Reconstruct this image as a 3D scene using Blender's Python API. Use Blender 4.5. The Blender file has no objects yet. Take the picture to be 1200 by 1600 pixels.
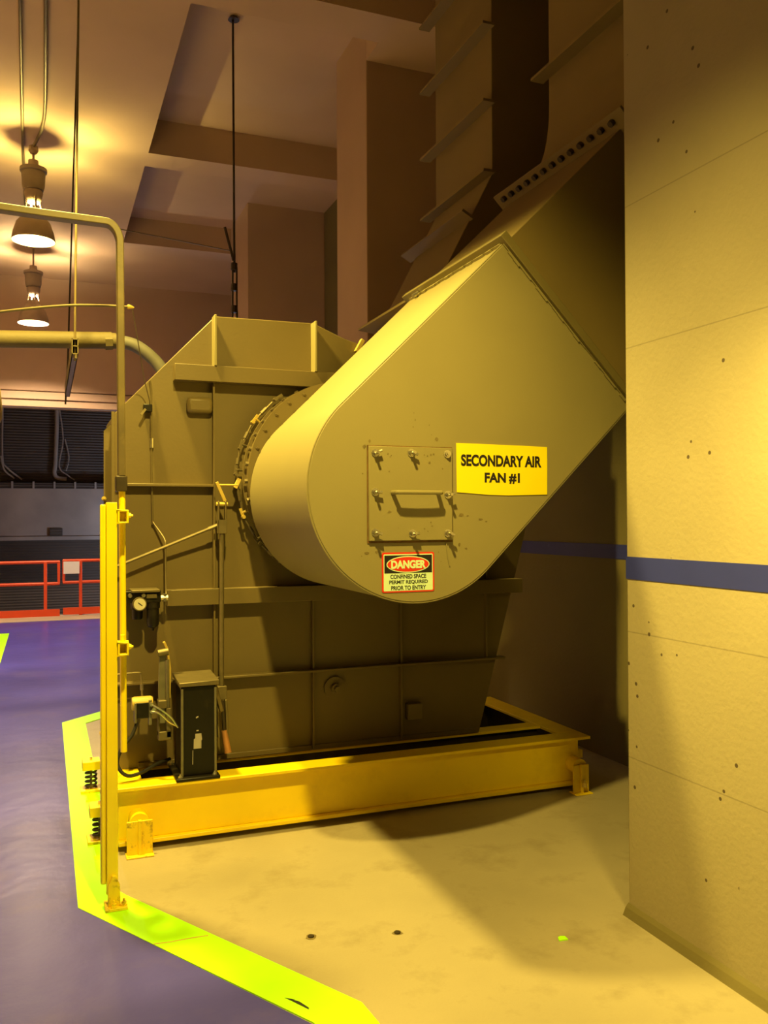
import bpy, bmesh, math, random
from mathutils import Vector, Matrix
random.seed(7)
S = bpy.context.scene
COL = S.collection
PI = math.pi

# ------------------------------------------------------------------ camera
def make_camera():
    yaw, pitch, roll = 0.37395, 0.008798, -0.004398
    fwd = Vector((math.sin(yaw) * math.cos(pitch), math.cos(yaw) * math.cos(pitch), math.sin(pitch)))
    rt = Vector((math.cos(yaw), -math.sin(yaw), 0))
    upv = rt.cross(fwd)
    r = rt * math.cos(roll) + upv * math.sin(roll)
    u = upv * math.cos(roll) - rt * math.sin(roll)
    cd = bpy.data.cameras.new('camera')
    cd.sensor_fit = 'VERTICAL'
    cd.sensor_height = 36.0
    cd.lens = 36.0 * 1351.5 / 1600.0
    cd.clip_start = 0.05
    cam = bpy.data.objects.new('camera', cd)
    COL.objects.link(cam)
    m = Matrix((r, u, -fwd)).transposed().to_4x4()
    m.translation = Vector((0, 0, 1.6))
    cam.matrix_world = m
    S.camera = cam
make_camera()

# ------------------------------------------------------------------ colour management, world
S.view_settings.view_transform = 'Standard'
S.view_settings.look = 'None'
S.view_settings.gamma = 1.0
S.view_settings.use_curve_mapping = False
S.view_settings.exposure = 0.3
W = bpy.data.worlds.new('world')
S.world = W
W.use_nodes = True
W.node_tree.nodes['Background'].inputs[0].default_value = (1.0, 0.58, 0.16, 1)
W.node_tree.nodes['Background'].inputs[1].default_value = 0.006

# ------------------------------------------------------------------ lamps of the hall and added fill lights
SODIUM = (1.0, 0.73, 0.14)
def spot(name, loc, power, color, cone, blend, radius, aim=(0, 0, -1)):
    d = bpy.data.lights.new(name, 'SPOT')
    d.energy = power; d.color = color
    d.spot_size = math.radians(cone); d.spot_blend = blend
    d.shadow_soft_size = radius
    o = bpy.data.objects.new(name, d)
    COL.objects.link(o)
    o.location = loc
    o.rotation_euler = Vector(aim).to_track_quat('-Z', 'Y').to_euler()
    return o
def point(name, loc, power, color, radius):
    d = bpy.data.lights.new(name, 'POINT')
    d.energy = power; d.color = color; d.shadow_soft_size = radius
    o = bpy.data.objects.new(name, d); COL.objects.link(o); o.location = loc
    return o
spot('hall_and_fill_light', (0.5, 1.8, 4.25), 740, SODIUM, 128, 0.75, 0.06, (-0.12, 0.18, -1))              # sharp shadows on the fan
spot('hall_and_fill_light', (0.0, 4.4, 4.4), 950, SODIUM, 122, 0.5, 0.10)             # above the inlet box
spot('hall_and_fill_light', (1.55, 1.35, 2.35), 170, SODIUM, 90, 1.0, 0.12, (0.8, 0.5, -0.75))             # unseen, placed to give the near right wall its bright patch
spot('hall_and_fill_light', (-3.5, 5.5, 4.7), 2700, (1.0, 0.70, 0.32), 78, 0.9, 0.2)   # added unseen fill, bounced off the left floor to warm the ceiling
spot('hall_and_fill_light', (-3.5, 10.5, 4.7), 3000, (1.0, 0.70, 0.36), 78, 0.9, 0.2)  # second added fill out of view, for the same warm bounce
point('pit_fill_light', (2.5, 18.0, 0.8), 110, (0.62, 0.72, 1.0), 0.2)                    # added cool light tinting the far concrete, no lamp seen there

# ------------------------------------------------------------------ materials
def mat(name, color, rough=0.55, var=0.12, scale=6.0, bump=0.0, bscale=60.0, metal=0.0, dirt=None, dirt_amt=0.0, dirt_scale=3.0, coat=0.0):
    m = bpy.data.materials.new(name)
    m.use_nodes = True
    nt = m.node_tree
    b = nt.nodes['Principled BSDF']
    b.inputs['Roughness'].default_value = rough
    b.inputs['Metallic'].default_value = metal
    if coat:
        b.inputs['Coat Weight'].default_value = coat
        b.inputs['Coat Roughness'].default_value = 0.15
    tc = nt.nodes.new('ShaderNodeNewGeometry')
    no = nt.nodes.new('ShaderNodeTexNoise')
    no.inputs['Scale'].default_value = scale
    no.inputs['Detail'].default_value = 6.0
    nt.links.new(tc.outputs['Position'], no.inputs['Vector'])
    rp = nt.nodes.new('ShaderNodeValToRGB')
    rp.color_ramp.elements[0].position = 0.3
    rp.color_ramp.elements[1].position = 0.7
    c0 = [max(0, c * (1 - var)) for c in color]; c1 = [min(1, c * (1 + var)) for c in color]
    rp.color_ramp.elements[0].color = (*c0, 1)
    rp.color_ramp.elements[1].color = (*c1, 1)
    nt.links.new(no.outputs['Fac'], rp.inputs['Fac'])
    out = rp.outputs['Color']
    if dirt:
        n2 = nt.nodes.new('ShaderNodeTexNoise')
        n2.inputs['Scale'].default_value = dirt_scale
        n2.inputs['Detail'].default_value = 8.0
        n2.inputs['Roughness'].default_value = 0.65
        nt.links.new(tc.outputs['Position'], n2.inputs['Vector'])
        r2 = nt.nodes.new('ShaderNodeValToRGB')
        r2.color_ramp.elements[0].position = 0.52
        r2.color_ramp.elements[1].position = 0.72
        r2.color_ramp.elements[0].color = (0, 0, 0, 1)
        r2.color_ramp.elements[1].color = (dirt_amt, dirt_amt, dirt_amt, 1)
        nt.links.new(n2.outputs['Fac'], r2.inputs['Fac'])
        mx = nt.nodes.new('ShaderNodeMix'); mx.data_type = 'RGBA'
        mx.inputs[7].default_value = (*dirt, 1)
        nt.links.new(r2.outputs['Color'], mx.inputs[0])
        nt.links.new(out, mx.inputs[6])
        out = mx.outputs[2]
    nt.links.new(out, b.inputs['Base Color'])
    if bump:
        n3 = nt.nodes.new('ShaderNodeTexNoise')
        n3.inputs['Scale'].default_value = bscale
        n3.inputs['Detail'].default_value = 4.0
        nt.links.new(tc.outputs['Position'], n3.inputs['Vector'])
        bp = nt.nodes.new('ShaderNodeBump')
        bp.inputs['Strength'].default_value = bump
        bp.inputs['Distance'].default_value = 0.01
        nt.links.new(n3.outputs['Fac'], bp.inputs['Height'])
        nt.links.new(bp.outputs['Normal'], b.inputs['Normal'])
    m['col'] = out.node.name
    return m

def add_pits_and_lines(m, lines, pit_scale=9.0, pit_size=0.055):
    """Concrete: small blow holes and the horizontal seams the shuttering left."""
    nt = m.node_tree
    b = nt.nodes['Principled BSDF']
    src = b.inputs['Base Color'].links[0].from_socket
    g = nt.nodes.new('ShaderNodeNewGeometry')
    vo = nt.nodes.new('ShaderNodeTexVoronoi')
    vo.inputs['Scale'].default_value = pit_scale
    nt.links.new(g.outputs['Position'], vo.inputs['Vector'])
    lt = nt.nodes.new('ShaderNodeMath'); lt.operation = 'LESS_THAN'
    lt.inputs[1].default_value = pit_size
    nt.links.new(vo.outputs['Distance'], lt.inputs[0])
    ns = nt.nodes.new('ShaderNodeTexNoise'); ns.inputs['Scale'].default_value = 1.3
    nt.links.new(g.outputs['Position'], ns.inputs['Vector'])
    gt = nt.nodes.new('ShaderNodeMath'); gt.operation = 'GREATER_THAN'; gt.inputs[1].default_value = 0.5
    nt.links.new(ns.outputs['Fac'], gt.inputs[0])
    pm = nt.nodes.new('ShaderNodeMath'); pm.operation = 'MULTIPLY'
    nt.links.new(lt.outputs[0], pm.inputs[0]); nt.links.new(gt.outputs[0], pm.inputs[1])
    fac = pm.outputs[0]
    sx = nt.nodes.new('ShaderNodeSeparateXYZ')
    nt.links.new(g.outputs['Position'], sx.inputs[0])
    for z in lines:
        s = nt.nodes.new('ShaderNodeMath'); s.operation = 'SUBTRACT'; s.inputs[1].default_value = z
        nt.links.new(sx.outputs['Z'], s.inputs[0])
        a = nt.nodes.new('ShaderNodeMath'); a.operation = 'ABSOLUTE'
        nt.links.new(s.outputs[0], a.inputs[0])
        l = nt.nodes.new('ShaderNodeMath'); l.operation = 'LESS_THAN'; l.inputs[1].default_value = 0.0025
        nt.links.new(a.outputs[0], l.inputs[0])
        q = nt.nodes.new('ShaderNodeMath'); q.operation = 'MULTIPLY'; q.inputs[1].default_value = 0.35
        nt.links.new(l.outputs[0], q.inputs[0])
        mx = nt.nodes.new('ShaderNodeMath'); mx.operation = 'MAXIMUM'
        nt.links.new(fac, mx.inputs[0]); nt.links.new(q.outputs[0], mx.inputs[1])
        fac = mx.outputs[0]
    mix = nt.nodes.new('ShaderNodeMix'); mix.data_type = 'RGBA'
    mix.inputs[7].default_value = (0.07, 0.05, 0.03, 1)
    nt.links.new(fac, mix.inputs[0]); nt.links.new(src, mix.inputs[6])
    nt.links.new(mix.outputs[2], b.inputs['Base Color'])
    return m

M = {}
M['floor'] = mat('bare concrete floor', (0.37, 0.322, 0.225), 0.5, 0.10, 1.7, 0.12, 90, dirt=(0.19, 0.155, 0.095), dirt_amt=0.55, dirt_scale=3.4)
M['blue_floor'] = mat('blue floor coating', (0.072, 0.066, 0.46), 0.30, 0.22, 0.9, 0.3, 8, dirt=(0.17, 0.135, 0.40), dirt_amt=0.4, dirt_scale=1.6)
M['line'] = mat('fluorescent yellow floor paint', (0.43, 1.0, 0.0), 0.5, 0.04, 8, 0.05, 80)
M['right_wall'] = add_pits_and_lines(mat('painted concrete wall', (0.30, 0.26, 0.165), 0.7, 0.06, 1.5, 0.18, 45, dirt=(0.25, 0.21, 0.125), dirt_amt=0.4, dirt_scale=0.9), (2.865, 2.29, 1.143, 0.637), 11.0, 0.085)
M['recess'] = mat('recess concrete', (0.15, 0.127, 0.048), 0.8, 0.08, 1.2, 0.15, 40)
M['ceiling'] = mat('ceiling concrete', (0.50, 0.36, 0.225), 0.85, 0.08, 0.8, 0.12, 30)
M['stripe'] = mat('blue wall stripe', (0.018, 0.027, 0.24), 0.5, 0.06, 5)
M['back_wall'] = mat('back wall concrete', (0.46, 0.325, 0.21), 0.85, 0.08, 0.9)
M['duct'] = mat('tan duct paint', (0.275, 0.238, 0.112), 0.5, 0.05, 2.2, 0.03, 120, dirt=(0.22, 0.182, 0.078), dirt_amt=0.25, dirt_scale=1.1)
M['flange'] = mat('olive flange paint', (0.17, 0.138, 0.05), 0.55, 0.08, 3)
M['old_duct'] = mat('old duct paint', (0.20, 0.148, 0.05), 0.65, 0.08, 1.4, 0.04, 60)
M['fan'] = mat('olive fan casing paint', (0.152, 0.114, 0.045), 0.45, 0.07, 2.0, 0.04, 70, dirt=(0.13, 0.10, 0.035), dirt_amt=0.4, dirt_scale=1.5)
M['beam'] = mat('yellow machine paint', (0.92, 0.69, 0.004), 0.4, 0.05, 3, 0.03, 60, dirt=(0.62, 0.42, 0.01), dirt_amt=0.35, dirt_scale=4)
M['post'] = mat('yellow post paint', (0.94, 0.76, 0.003), 0.38, 0.05, 5, 0.03, 60)
M['chipped'] = mat('chipped yellow paint', (0.86, 0.62, 0.01), 0.5, 0.08, 10, 0.1, 60, dirt=(0.16, 0.08, 0.02), dirt_amt=1.0, dirt_scale=24)
M['black'] = mat('black enamel', (0.009, 0.007, 0.004), 0.42, 0.2, 6, 0.0, 60, dirt=(0.08, 0.065, 0.03), dirt_amt=0.25, dirt_scale=9)
M['rubber'] = mat('black rubber', (0.015, 0.014, 0.012), 0.6, 0.2, 20)
M['grey'] = mat('grey cast metal', (0.20, 0.18, 0.12), 0.4, 0.15, 20, 0.0, 60, 0.4)
M['steel'] = mat('bright steel', (0.55, 0.52, 0.44), 0.3, 0.1, 30, 0.0, 60, 0.9)
M['rod'] = mat('dull steel rod', (0.18, 0.145, 0.075), 0.45, 0.12, 20, 0.0, 60, 0.5)
M['dark_steel_and_shade'] = mat('dark steel and web shade', (0.055, 0.042, 0.026), 0.5, 0.2, 15, 0.0, 60, 0.4)  # also colours the frame's inner webs, dark in place of shade
M['copper'] = mat('copper', (0.50, 0.24, 0.10), 0.4, 0.15, 20, 0.0, 60, 0.3)
M['label'] = mat('blank grey label', (0.42, 0.38, 0.34), 0.6, 0.05, 20)
M['rust'] = mat('rust', (0.16, 0.08, 0.02), 0.8, 0.3, 40)
M['chip'] = mat('bare patches', (0.17, 0.13, 0.05), 0.7, 0.3, 40)
M['sign_yellow'] = mat('yellow sign vinyl', (0.95, 0.80, 0.0), 0.45, 0.02, 5)
M['ink'] = mat('black ink', (0.012, 0.010, 0.012), 0.5, 0.1, 10)
M['sign_red'] = mat('sign red', (0.72, 0.035, 0.012), 0.45, 0.05, 10)
M['sign_white'] = mat('sign white', (0.70, 0.93, 0.66), 0.45, 0.02, 10)
M['rail'] = mat('orange red rail paint', (0.80, 0.09, 0.022), 0.4, 0.06, 4)
M['white'] = mat('white board', (0.85, 0.84, 0.80), 0.5, 0.02, 5)
M['curb'] = mat('pale curb paint', (0.62, 0.50, 0.36), 0.6, 0.06, 2)
M['far_concrete'] = mat('far concrete beam', (0.44, 0.36, 0.29), 0.8, 0.25, 0.9)
M['dark_panel'] = mat('dark sheet wall', (0.10, 0.075, 0.055), 0.6, 0.25, 0.7)
M['shade_in'] = mat('white reflector', (0.85, 0.83, 0.78), 0.4, 0.02, 5)
M['shade_out'] = mat('lamp housing', (0.34, 0.25, 0.17), 0.55, 0.1, 8)
M['ballast'] = mat('ballast casting', (0.24, 0.19, 0.13), 0.6, 0.1, 8)
M['pole'] = mat('worn pole paint', (0.13, 0.098, 0.042), 0.5, 0.15, 8, 0.0, 60, dirt=(0.3, 0.22, 0.06), dirt_amt=0.3, dirt_scale=14)
M['pipe'] = mat('pipe lagging', (0.115, 0.09, 0.036), 0.7, 0.12, 4, 0.15, 40)
M['hose'] = mat('grey hose', (0.10, 0.095, 0.085), 0.6, 0.15, 10)
M['brass'] = mat('dial face', (0.62, 0.58, 0.42), 0.4, 0.05, 10)
M['lug'] = mat('lug yellow', (0.52, 0.38, 0.08), 0.45, 0.1, 10)

M['blue_floor'].node_tree.nodes['Principled BSDF'].inputs['Specular IOR Level'].default_value = 0.3
M['black'].node_tree.nodes['Principled BSDF'].inputs['Specular IOR Level'].default_value = 0.3

def emission(name, color, strength):
    m = bpy.data.materials.new(name); m.use_nodes = True
    nt = m.node_tree
    for n in list(nt.nodes): nt.nodes.remove(n)
    e = nt.nodes.new('ShaderNodeEmission'); o = nt.nodes.new('ShaderNodeOutputMaterial')
    e.inputs[0].default_value = (*color, 1); e.inputs[1].default_value = strength
    nt.links.new(e.outputs[0], o.inputs[0])
    return m
M['bulb'] = emission('burning lamp bulb', (1.0, 0.76, 0.22), 4200)
M['bulb_far'] = emission('burning far lamp bulb', (1.0, 0.74, 0.40), 4200)

def louvre(m, period):
    nt = m.node_tree; b = nt.nodes['Principled BSDF']
    g = nt.nodes.new('ShaderNodeNewGeometry'); w = nt.nodes.new('ShaderNodeTexWave')
    w.bands_direction = 'Z'; w.inputs['Scale'].default_value = 0.314 / period * 1.0
    nt.links.new(g.outputs['Position'], w.inputs['Vector'])
    bp = nt.nodes.new('ShaderNodeBump'); bp.inputs['Distance'].default_value = 0.04; bp.inputs['Strength'].default_value = 0.45
    nt.links.new(w.outputs['Fac'], bp.inputs['Height']); nt.links.new(bp.outputs['Normal'], b.inputs['Normal'])
louvre(M['dark_panel'], 0.06)

# ------------------------------------------------------------------ mesh helpers
class MB:
    def __init__(s): s.v = []; s.f = []
    def add(s, vs, fs):
        o = len(s.v); s.v += [Vector(p) for p in vs]; s.f += [[i + o for i in f] for f in fs]; return s
    def box(s, x0, x1, y0, y1, z0, z1):
        return s.add([(x0,y0,z0),(x1,y0,z0),(x1,y1,z0),(x0,y1,z0),(x0,y0,z1),(x1,y0,z1),(x1,y1,z1),(x0,y1,z1)],
                     [(3,2,1,0),(4,5,6,7),(0,1,5,4),(1,2,6,5),(2,3,7,6),(3,0,4,7)])
    def prism(s, poly, y0, y1):                       # outline in x,z carried along y
        n = len(poly)
        a = sum(poly[i][0]*poly[(i+1)%n][1]-poly[(i+1)%n][0]*poly[i][1] for i in range(n))
        if a < 0: poly = poly[::-1]
        vs = [(x, y0, z) for x, z in poly] + [(x, y1, z) for x, z in poly]
        fs = [list(range(n)), list(range(2*n-1, n-1, -1))]
        fs += [[i, n+i, n+(i+1)%n, (i+1)%n] for i in range(n)]
        return s.add(vs, fs)
    def slab(s, poly, z0, z1):                        # outline in x,y carried along z
        n = len(poly)
        a = sum(poly[i][0]*poly[(i+1)%n][1]-poly[(i+1)%n][0]*poly[i][1] for i in range(n))
        if a < 0: poly = poly[::-1]
        vs = [(x, y, z0) for x, y in poly] + [(x, y, z1) for x, y in poly]
        fs = [list(range(n-1, -1, -1)), list(range(n, 2*n))]
        fs += [[i, (i+1)%n, n+(i+1)%n, n+i] for i in range(n)]
        return s.add(vs, fs)
    def tube(s, pts, r, n=12, r1=None, caps=True):
        pts = [Vector(p) for p in pts]; m = len(pts)
        rs = [r + ((r1 - r) * i / (m - 1) if r1 is not None else 0) for i in range(m)]
        t0 = (pts[1] - pts[0]).normalized()
        ref = Vector((0, 0, 1)) if abs(t0.z) < 0.9 else Vector((1, 0, 0))
        a = t0.cross(ref).normalized()
        vs = []
        for i, p in enumerate(pts):
            t = (pts[min(i+1, m-1)] - pts[max(i-1, 0)]).normalized()
            a = (a - t * a.dot(t)).normalized(); b = t.cross(a)
            for k in range(n):
                an = 2*PI*k/n
                vs.append(p + (a*math.cos(an) + b*math.sin(an)) * rs[i])
        fs = [[i*n+k, i*n+(k+1)%n, (i+1)*n+(k+1)%n, (i+1)*n+k] for i in range(m-1) for k in range(n)]
        if caps: fs += [list(range(n-1, -1, -1)), list(range((m-1)*n, m*n))]
        return s.add(vs, fs)
    def bar(s, pts, w, d, side):                      # rectangular section swept along pts; side = fixed depth direction
        pts = [Vector(p) for p in pts]; side = Vector(side).normalized(); m = len(pts); vs = []
        for i, p in enumerate(pts):
            t = (pts[min(i+1, m-1)] - pts[max(i-1, 0)]).normalized()
            q = t.cross(side).normalized()
            for c, e in ((1,1),(-1,1),(-1,-1),(1,-1)): vs.append(p + q*(c*w/2) + side*(e*d/2))
        fs = [[i*4+k, i*4+(k+1)%4, i*4+4+(k+1)%4, i*4+4+k] for i in range(m-1) for k in range(4)]
        fs += [[3,2,1,0], list(range((m-1)*4, m*4))]
        return s.add(vs, fs)
    def lathe(s, c, prof, n=32, axis='z', closed=False):  # prof: (radius, offset along the axis)
        c = Vector(c); vs = []; m = len(prof)
        for r, h in prof:
            for k in range(n):
                an = 2*PI*k/n; x, y = r*math.cos(an), r*math.sin(an)
                vs.append(c + Vector({'z': (x, y, h), 'y': (x, h, -y), 'x': (h, x, y)}[axis]))
        rng = m if closed else m-1
        fs = [[i*n+k, i*n+(k+1)%n, ((i+1)%m)*n+(k+1)%n, ((i+1)%m)*n+k] for i in range(rng) for k in range(n)]
        if not closed:
            if prof[0][0] > 1e-6: fs.append(list(range(n-1, -1, -1)))
            if prof[-1][0] > 1e-6: fs.append(list(range((m-1)*n, m*n)))
        return s.add(vs, fs)
    def hexbolt(s, c, r, h, axis='y', sgn=-1):
        c = Vector(c)
        s.lathe(c, [(r*1.35, 0), (r*1.35, sgn*h*0.25), (r, sgn*h*0.25), (r, sgn*h*0.8), (r*0.5, sgn*h*0.8), (r*0.45, sgn*h*1.4)], 8, axis)
        return s
    def build(s, name, material, parent=None, bevel=0.0, smooth=True, seg=2):
        off = Vector(parent_world(parent)) if parent else Vector((0, 0, 0))
        me = bpy.data.meshes.new(name)
        me.from_pydata([tuple(v - off) for v in s.v], [], s.f)
        bm = bmesh.new(); bm.from_mesh(me)
        bmesh.ops.remove_doubles(bm, verts=bm.verts, dist=1e-6)
        bmesh.ops.recalc_face_normals(bm, faces=bm.faces)
        bm.to_mesh(me); bm.free()
        me.materials.append(M[material] if isinstance(material, str) else material)
        o = bpy.data.objects.new(name, me); COL.objects.link(o)
        if smooth:
            me.polygons.foreach_set('use_smooth', [True] * len(me.polygons))
            me.set_sharp_from_angle(angle=math.radians(35))
        if bevel:
            b = o.modifiers.new('bevel', 'BEVEL'); b.width = bevel; b.segments = seg; b.limit_method = 'ANGLE'; b.angle_limit = math.radians(40)
        if smooth and len(me.polygons) > 6:
            w = o.modifiers.new('normals', 'WEIGHTED_NORMAL'); w.keep_sharp = True
        if parent: o.parent = parent
        return o

def parent_world(o):
    v = Vector(o.location); p = o.parent
    while p: v = v + Vector(p.location); p = p.parent
    return v
def thing(name, loc, label, cat, group=None):
    o = bpy.data.objects.new(name, None); COL.objects.link(o); o.location = loc
    o.empty_display_size = 0.1
    return tag(o, label, cat, group)
def tag(o, label, cat, group=None, kind=None):
    o['label'] = label; o['category'] = cat
    if group: o['group'] = group
    if kind: o['kind'] = kind
    return o
def struct(o): o['kind'] = 'structure'; return o
def arc(cx, cz, r, a0, a1, n):
    return [(cx + r*math.cos(math.radians(a0 + (a1-a0)*i/n)), cz + r*math.sin(math.radians(a0 + (a1-a0)*i/n))) for i in range(n+1)]
def smooth_path(pts, k=6):
    P = [Vector(p) for p in pts]; Q = [P[0]] + P + [P[-1]]; out = []
    for i in range(1, len(Q)-2):
        for j in range(k):
            t = j/k; a, b, c, d = Q[i-1], Q[i], Q[i+1], Q[i+2]
            out.append(0.5*((2*b) + (c-a)*t + (2*a-5*b+4*c-d)*t*t + (3*b-a-3*c+d)*t**3))
    out.append(P[-1]); return out
def lettering(text, name, x0, x1, z0, z1, y, material, parent, bold=0.02):
    """Raised lettering that faces -y and fills the given width and height."""
    cu = bpy.data.curves.new(name, 'FONT'); cu.body = text; cu.size = 1; cu.offset = bold; cu.extrude = 0.01
    tmp = bpy.data.objects.new(name, cu); COL.objects.link(tmp)
    me = bpy.data.meshes.new_from_object(tmp)
    bpy.data.objects.remove(tmp)
    vs = [v.co.copy() for v in me.vertices]
    a0, a1 = min(v.x for v in vs), max(v.x for v in vs); b0, b1 = min(v.y for v in vs), max(v.y for v in vs)
    off = parent_world(parent)
    for v in me.vertices:
        c = v.co
        v.co = Vector((x0 + (c.x-a0)/(a1-a0)*(x1-x0), y - (c.z + 0.01)*0.03, z0 + (c.y-b0)/(b1-b0)*(z1-z0))) - off
    me.materials.clear(); me.materials.append(M[material])
    o = bpy.data.objects.new(name, me); COL.objects.link(o); o.parent = parent
    return o

# ================================================================== THE SETTING
struct(MB().box(-5, 3.6, -3, 15.7, -0.3, 0.0).build('floor', 'floor', smooth=False))
# blue coating, with the bare zone round the fan left out
blue = MB()
blue.slab([(-1.7,-3),(0.80,-3),(0.80,2.63),(0.13,3.80),(0.13,7.32),(1.2,8.39),(3.5,8.39),(3.5,14.84),(-1.7,14.84)], 0.0, 0.003)  # stops short at left so unseen bare floor bounces added warm light
struct(blue.build('trim_1', 'blue_floor', smooth=False))
ln = MB()
ln.slab([(0.127,3.80),(0.127,7.32),(1.17,8.36),(1.30,8.23),(0.30,7.23),(0.30,3.90),(0.322,3.851),(0.975,2.706),(0.986,2.58),(0.986,-2.9),(0.795,-2.9),(0.795,2.65)], 0.0, 0.005)
struct(ln.build('trim_2', 'line', smooth=False))
struct(MB().slab([(-0.47,13.43),(-0.465,9.0),(-0.66,9.0),(-0.66,13.24),(-1.5,13.24),(-1.5,13.43)], 0.0, 0.005).build('trim_3', 'line', smooth=False))
struct(MB().box(-5, 3.6, 14.84, 15.7, 0.0, 0.012).build('trim_4', 'curb', smooth=False))
# right hand wall mass with its blue stripe and rough foot
struct(MB().box(2.2, 3.6, -3, 2.912, 0, 6.2).build('wall_right', 'right_wall', bevel=0.006))
struct(MB().box(2.197, 2.2, -3, 2.913, 1.356, 1.446).build('trim_5', 'stripe', smooth=False))
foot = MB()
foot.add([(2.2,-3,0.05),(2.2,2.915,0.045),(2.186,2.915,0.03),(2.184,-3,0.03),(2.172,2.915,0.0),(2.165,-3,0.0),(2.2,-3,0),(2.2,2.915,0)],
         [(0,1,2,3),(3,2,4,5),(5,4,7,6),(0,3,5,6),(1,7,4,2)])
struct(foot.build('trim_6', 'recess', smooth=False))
# recessed wall behind the fan with the same stripe, and the piers
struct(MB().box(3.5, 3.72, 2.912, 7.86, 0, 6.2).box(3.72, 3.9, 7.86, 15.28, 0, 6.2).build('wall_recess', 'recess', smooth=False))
struct(MB().box(3.496, 3.5, 2.95, 7.03, 1.335, 1.43).build('trim_7', 'stripe', smooth=False))
struct(MB().box(2.61, 3.5, 7.03, 7.85, 0, 6.2).build('wall_pier', 'back_wall', bevel=0.008))
struct(MB().box(2.61, 3.72, 11.75, 12.9, 0, 6.2).build('wall_pier_far', 'back_wall', bevel=0.008))
# back wall above the pit opening
bw = MB()
bw.box(-5, 3.7, 15.28, 15.6, 3.74, 6.2); bw.box(-5, 3.7, 15.275, 15.6, 3.60, 3.725); bw.box(-5, 3.7, 15.31, 15.6, 3.48, 3.60)
bw.box(2.9, 3.7, 15.28, 15.6, 0, 3.48)
struct(bw.build('wall_back', 'back_wall', bevel=0.01))
struct(MB().box(-5.2, -5, -3, 15.6, 0, 6.2).build('wall_left', 'ceiling', smooth=False))
struct(MB().box(-5, 3.6, -3.2, -3, 0, 6.2).build('wall_rear', 'ceiling', smooth=False))
# coffered concrete ceiling
ce = MB()
ce.box(-5, 1.055, -3, 15.28, 5.6, 6.3)
ce.box(1.055, 3.9, -3, 15.28, 5.98, 6.3)
for y0, y1 in ((6.35, 6.73), (9.655, 10.03), (12.9, 15.28)): ce.box(1.055, 3.9, y0, y1, 5.6, 5.98)
ce.box(1.055, 2.2, 3.05, 3.43, 5.6, 5.98)
ce.box(2.61, 3.6, 6.73, 7.03, 5.6, 5.98)
struct(ce.build('ceiling', 'ceiling', smooth=False))
# the pit bay beyond the opening
struct(MB().box(-6, 7, 20.3, 20.5, -3, 7).build('wall_far', 'dark_panel', smooth=False))
fb = MB(); fb.box(-6, 7, 20.0, 20.3, 1.27, 2.30); fb.box(-6, 7, 19.93, 20.3, 1.19, 1.27)
struct(fb.build('trim_8', 'far_concrete', smooth=False))
struct(MB().box(-6, 7, 15.7, 20.3, -3.2, -3).build('floor_pit', 'far_concrete', smooth=False))
struct(MB().box(-6, 7, 15.5, 20.5, 6.3, 6.5).build('ceiling_pit', 'dark_panel', smooth=False))

# ================================================================== FAN ASSEMBLY
# ---- base frame of yellow steel sections on spring isolators
bf = thing('fan_base_frame', (1.65, 4.9, 0), 'long yellow steel base frame under the olive fan casing', 'base frame')
def channel_x(y_out, y_in, name):
    m = MB(); yw0, yw1 = (y_out + 0.055, y_out + 0.068)
    m.box(0.31, 3.005, y_out, y_in, 0.297, 0.315)
    m.box(0.33, 2.955, yw0, yw1, 0.05, 0.297)
    m.box(0.33, 2.955, y_out + 0.02, y_in - 0.03, 0.03, 0.05)
    return m.build(name, 'beam', bf, 0.003)
channel_x(4.33, 4.465, 'front_beam')
m = MB(); m.box(0.45, 2.87, 4.662, 4.775, 0.297, 0.3135)
xb = m.build('cross_beam', 'beam', bf, 0.003)
m = MB(); m.box(0.45, 2.87, 4.71, 4.73, 0.06, 0.2965); m.build('shade_dark_web', 'dark_steel_and_shade', xb)  # web coloured dark to stand in for shade in the slot
m = MB(); m.box(0.31, 3.005, 5.44, 5.565, 0.297, 0.315)
xb = m.build('rear_beam', 'beam', bf, 0.003)
m = MB(); m.box(0.33, 2.955, 5.49, 5.505, 0.05, 0.2965); m.build('shade_dark_web', 'dark_steel_and_shade', xb)  # rear web dark likewise, shade put into its colour
m = MB(); m.box(2.865, 3.005, 4.466, 5.439, 0.297, 0.315)
xb = m.build('end_beam', 'beam', bf, 0.003)
m = MB(); m.box(2.94, 2.955, 4.40, 5.489, 0.03, 0.2965); m.build('shade_dark_web', 'dark_steel_and_shade', xb)  # end web dark too, for the shaded frame interior
m = MB(); m.box(0.31, 0.45, 4.466, 5.439, 0.297, 0.315); m.box(0.318, 0.332, 4.40, 5.489, 0.03, 0.297)
m.build('end_beam', 'beam', bf, 0.003)
def isolator(x, y, sx):
    m = MB(); m.box(min(x-0.05*1, x+0.05), x+0.05, y-0.055, y+0.055, 0.135, 0.185)
    br = m.build('isolator_bracket', 'beam', bf, 0.003)
    s2 = MB()
    hel = [(x + 0.03*math.cos(t), y + 0.03*math.sin(t), 0.022 + 0.113*t/(2*PI*4.5)) for t in [2*PI*4.5*i/72 for i in range(73)]]
    s2.tube(hel, 0.007, 6); s2.build('spring', 'dark_steel_and_shade', br)
    s3 = MB(); s3.box(x-0.06, x+0.06, y-0.06, y+0.06, 0.005, 0.02); s3.build('isolator_foot', 'chipped', br, 0.002)
    s4 = MB(); s4.tube([(x-sx*0.0, y, 0.02), (x, y, 0.2)], 0.007, 8); s4.build('stud', 'steel', br)
for x, y, sx in ((0.255, 4.56, 1), (0.255, 5.42, 1), (3.02, 4.56, -1), (3.02, 5.42, -1)): isolator(x, y, sx)
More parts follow.
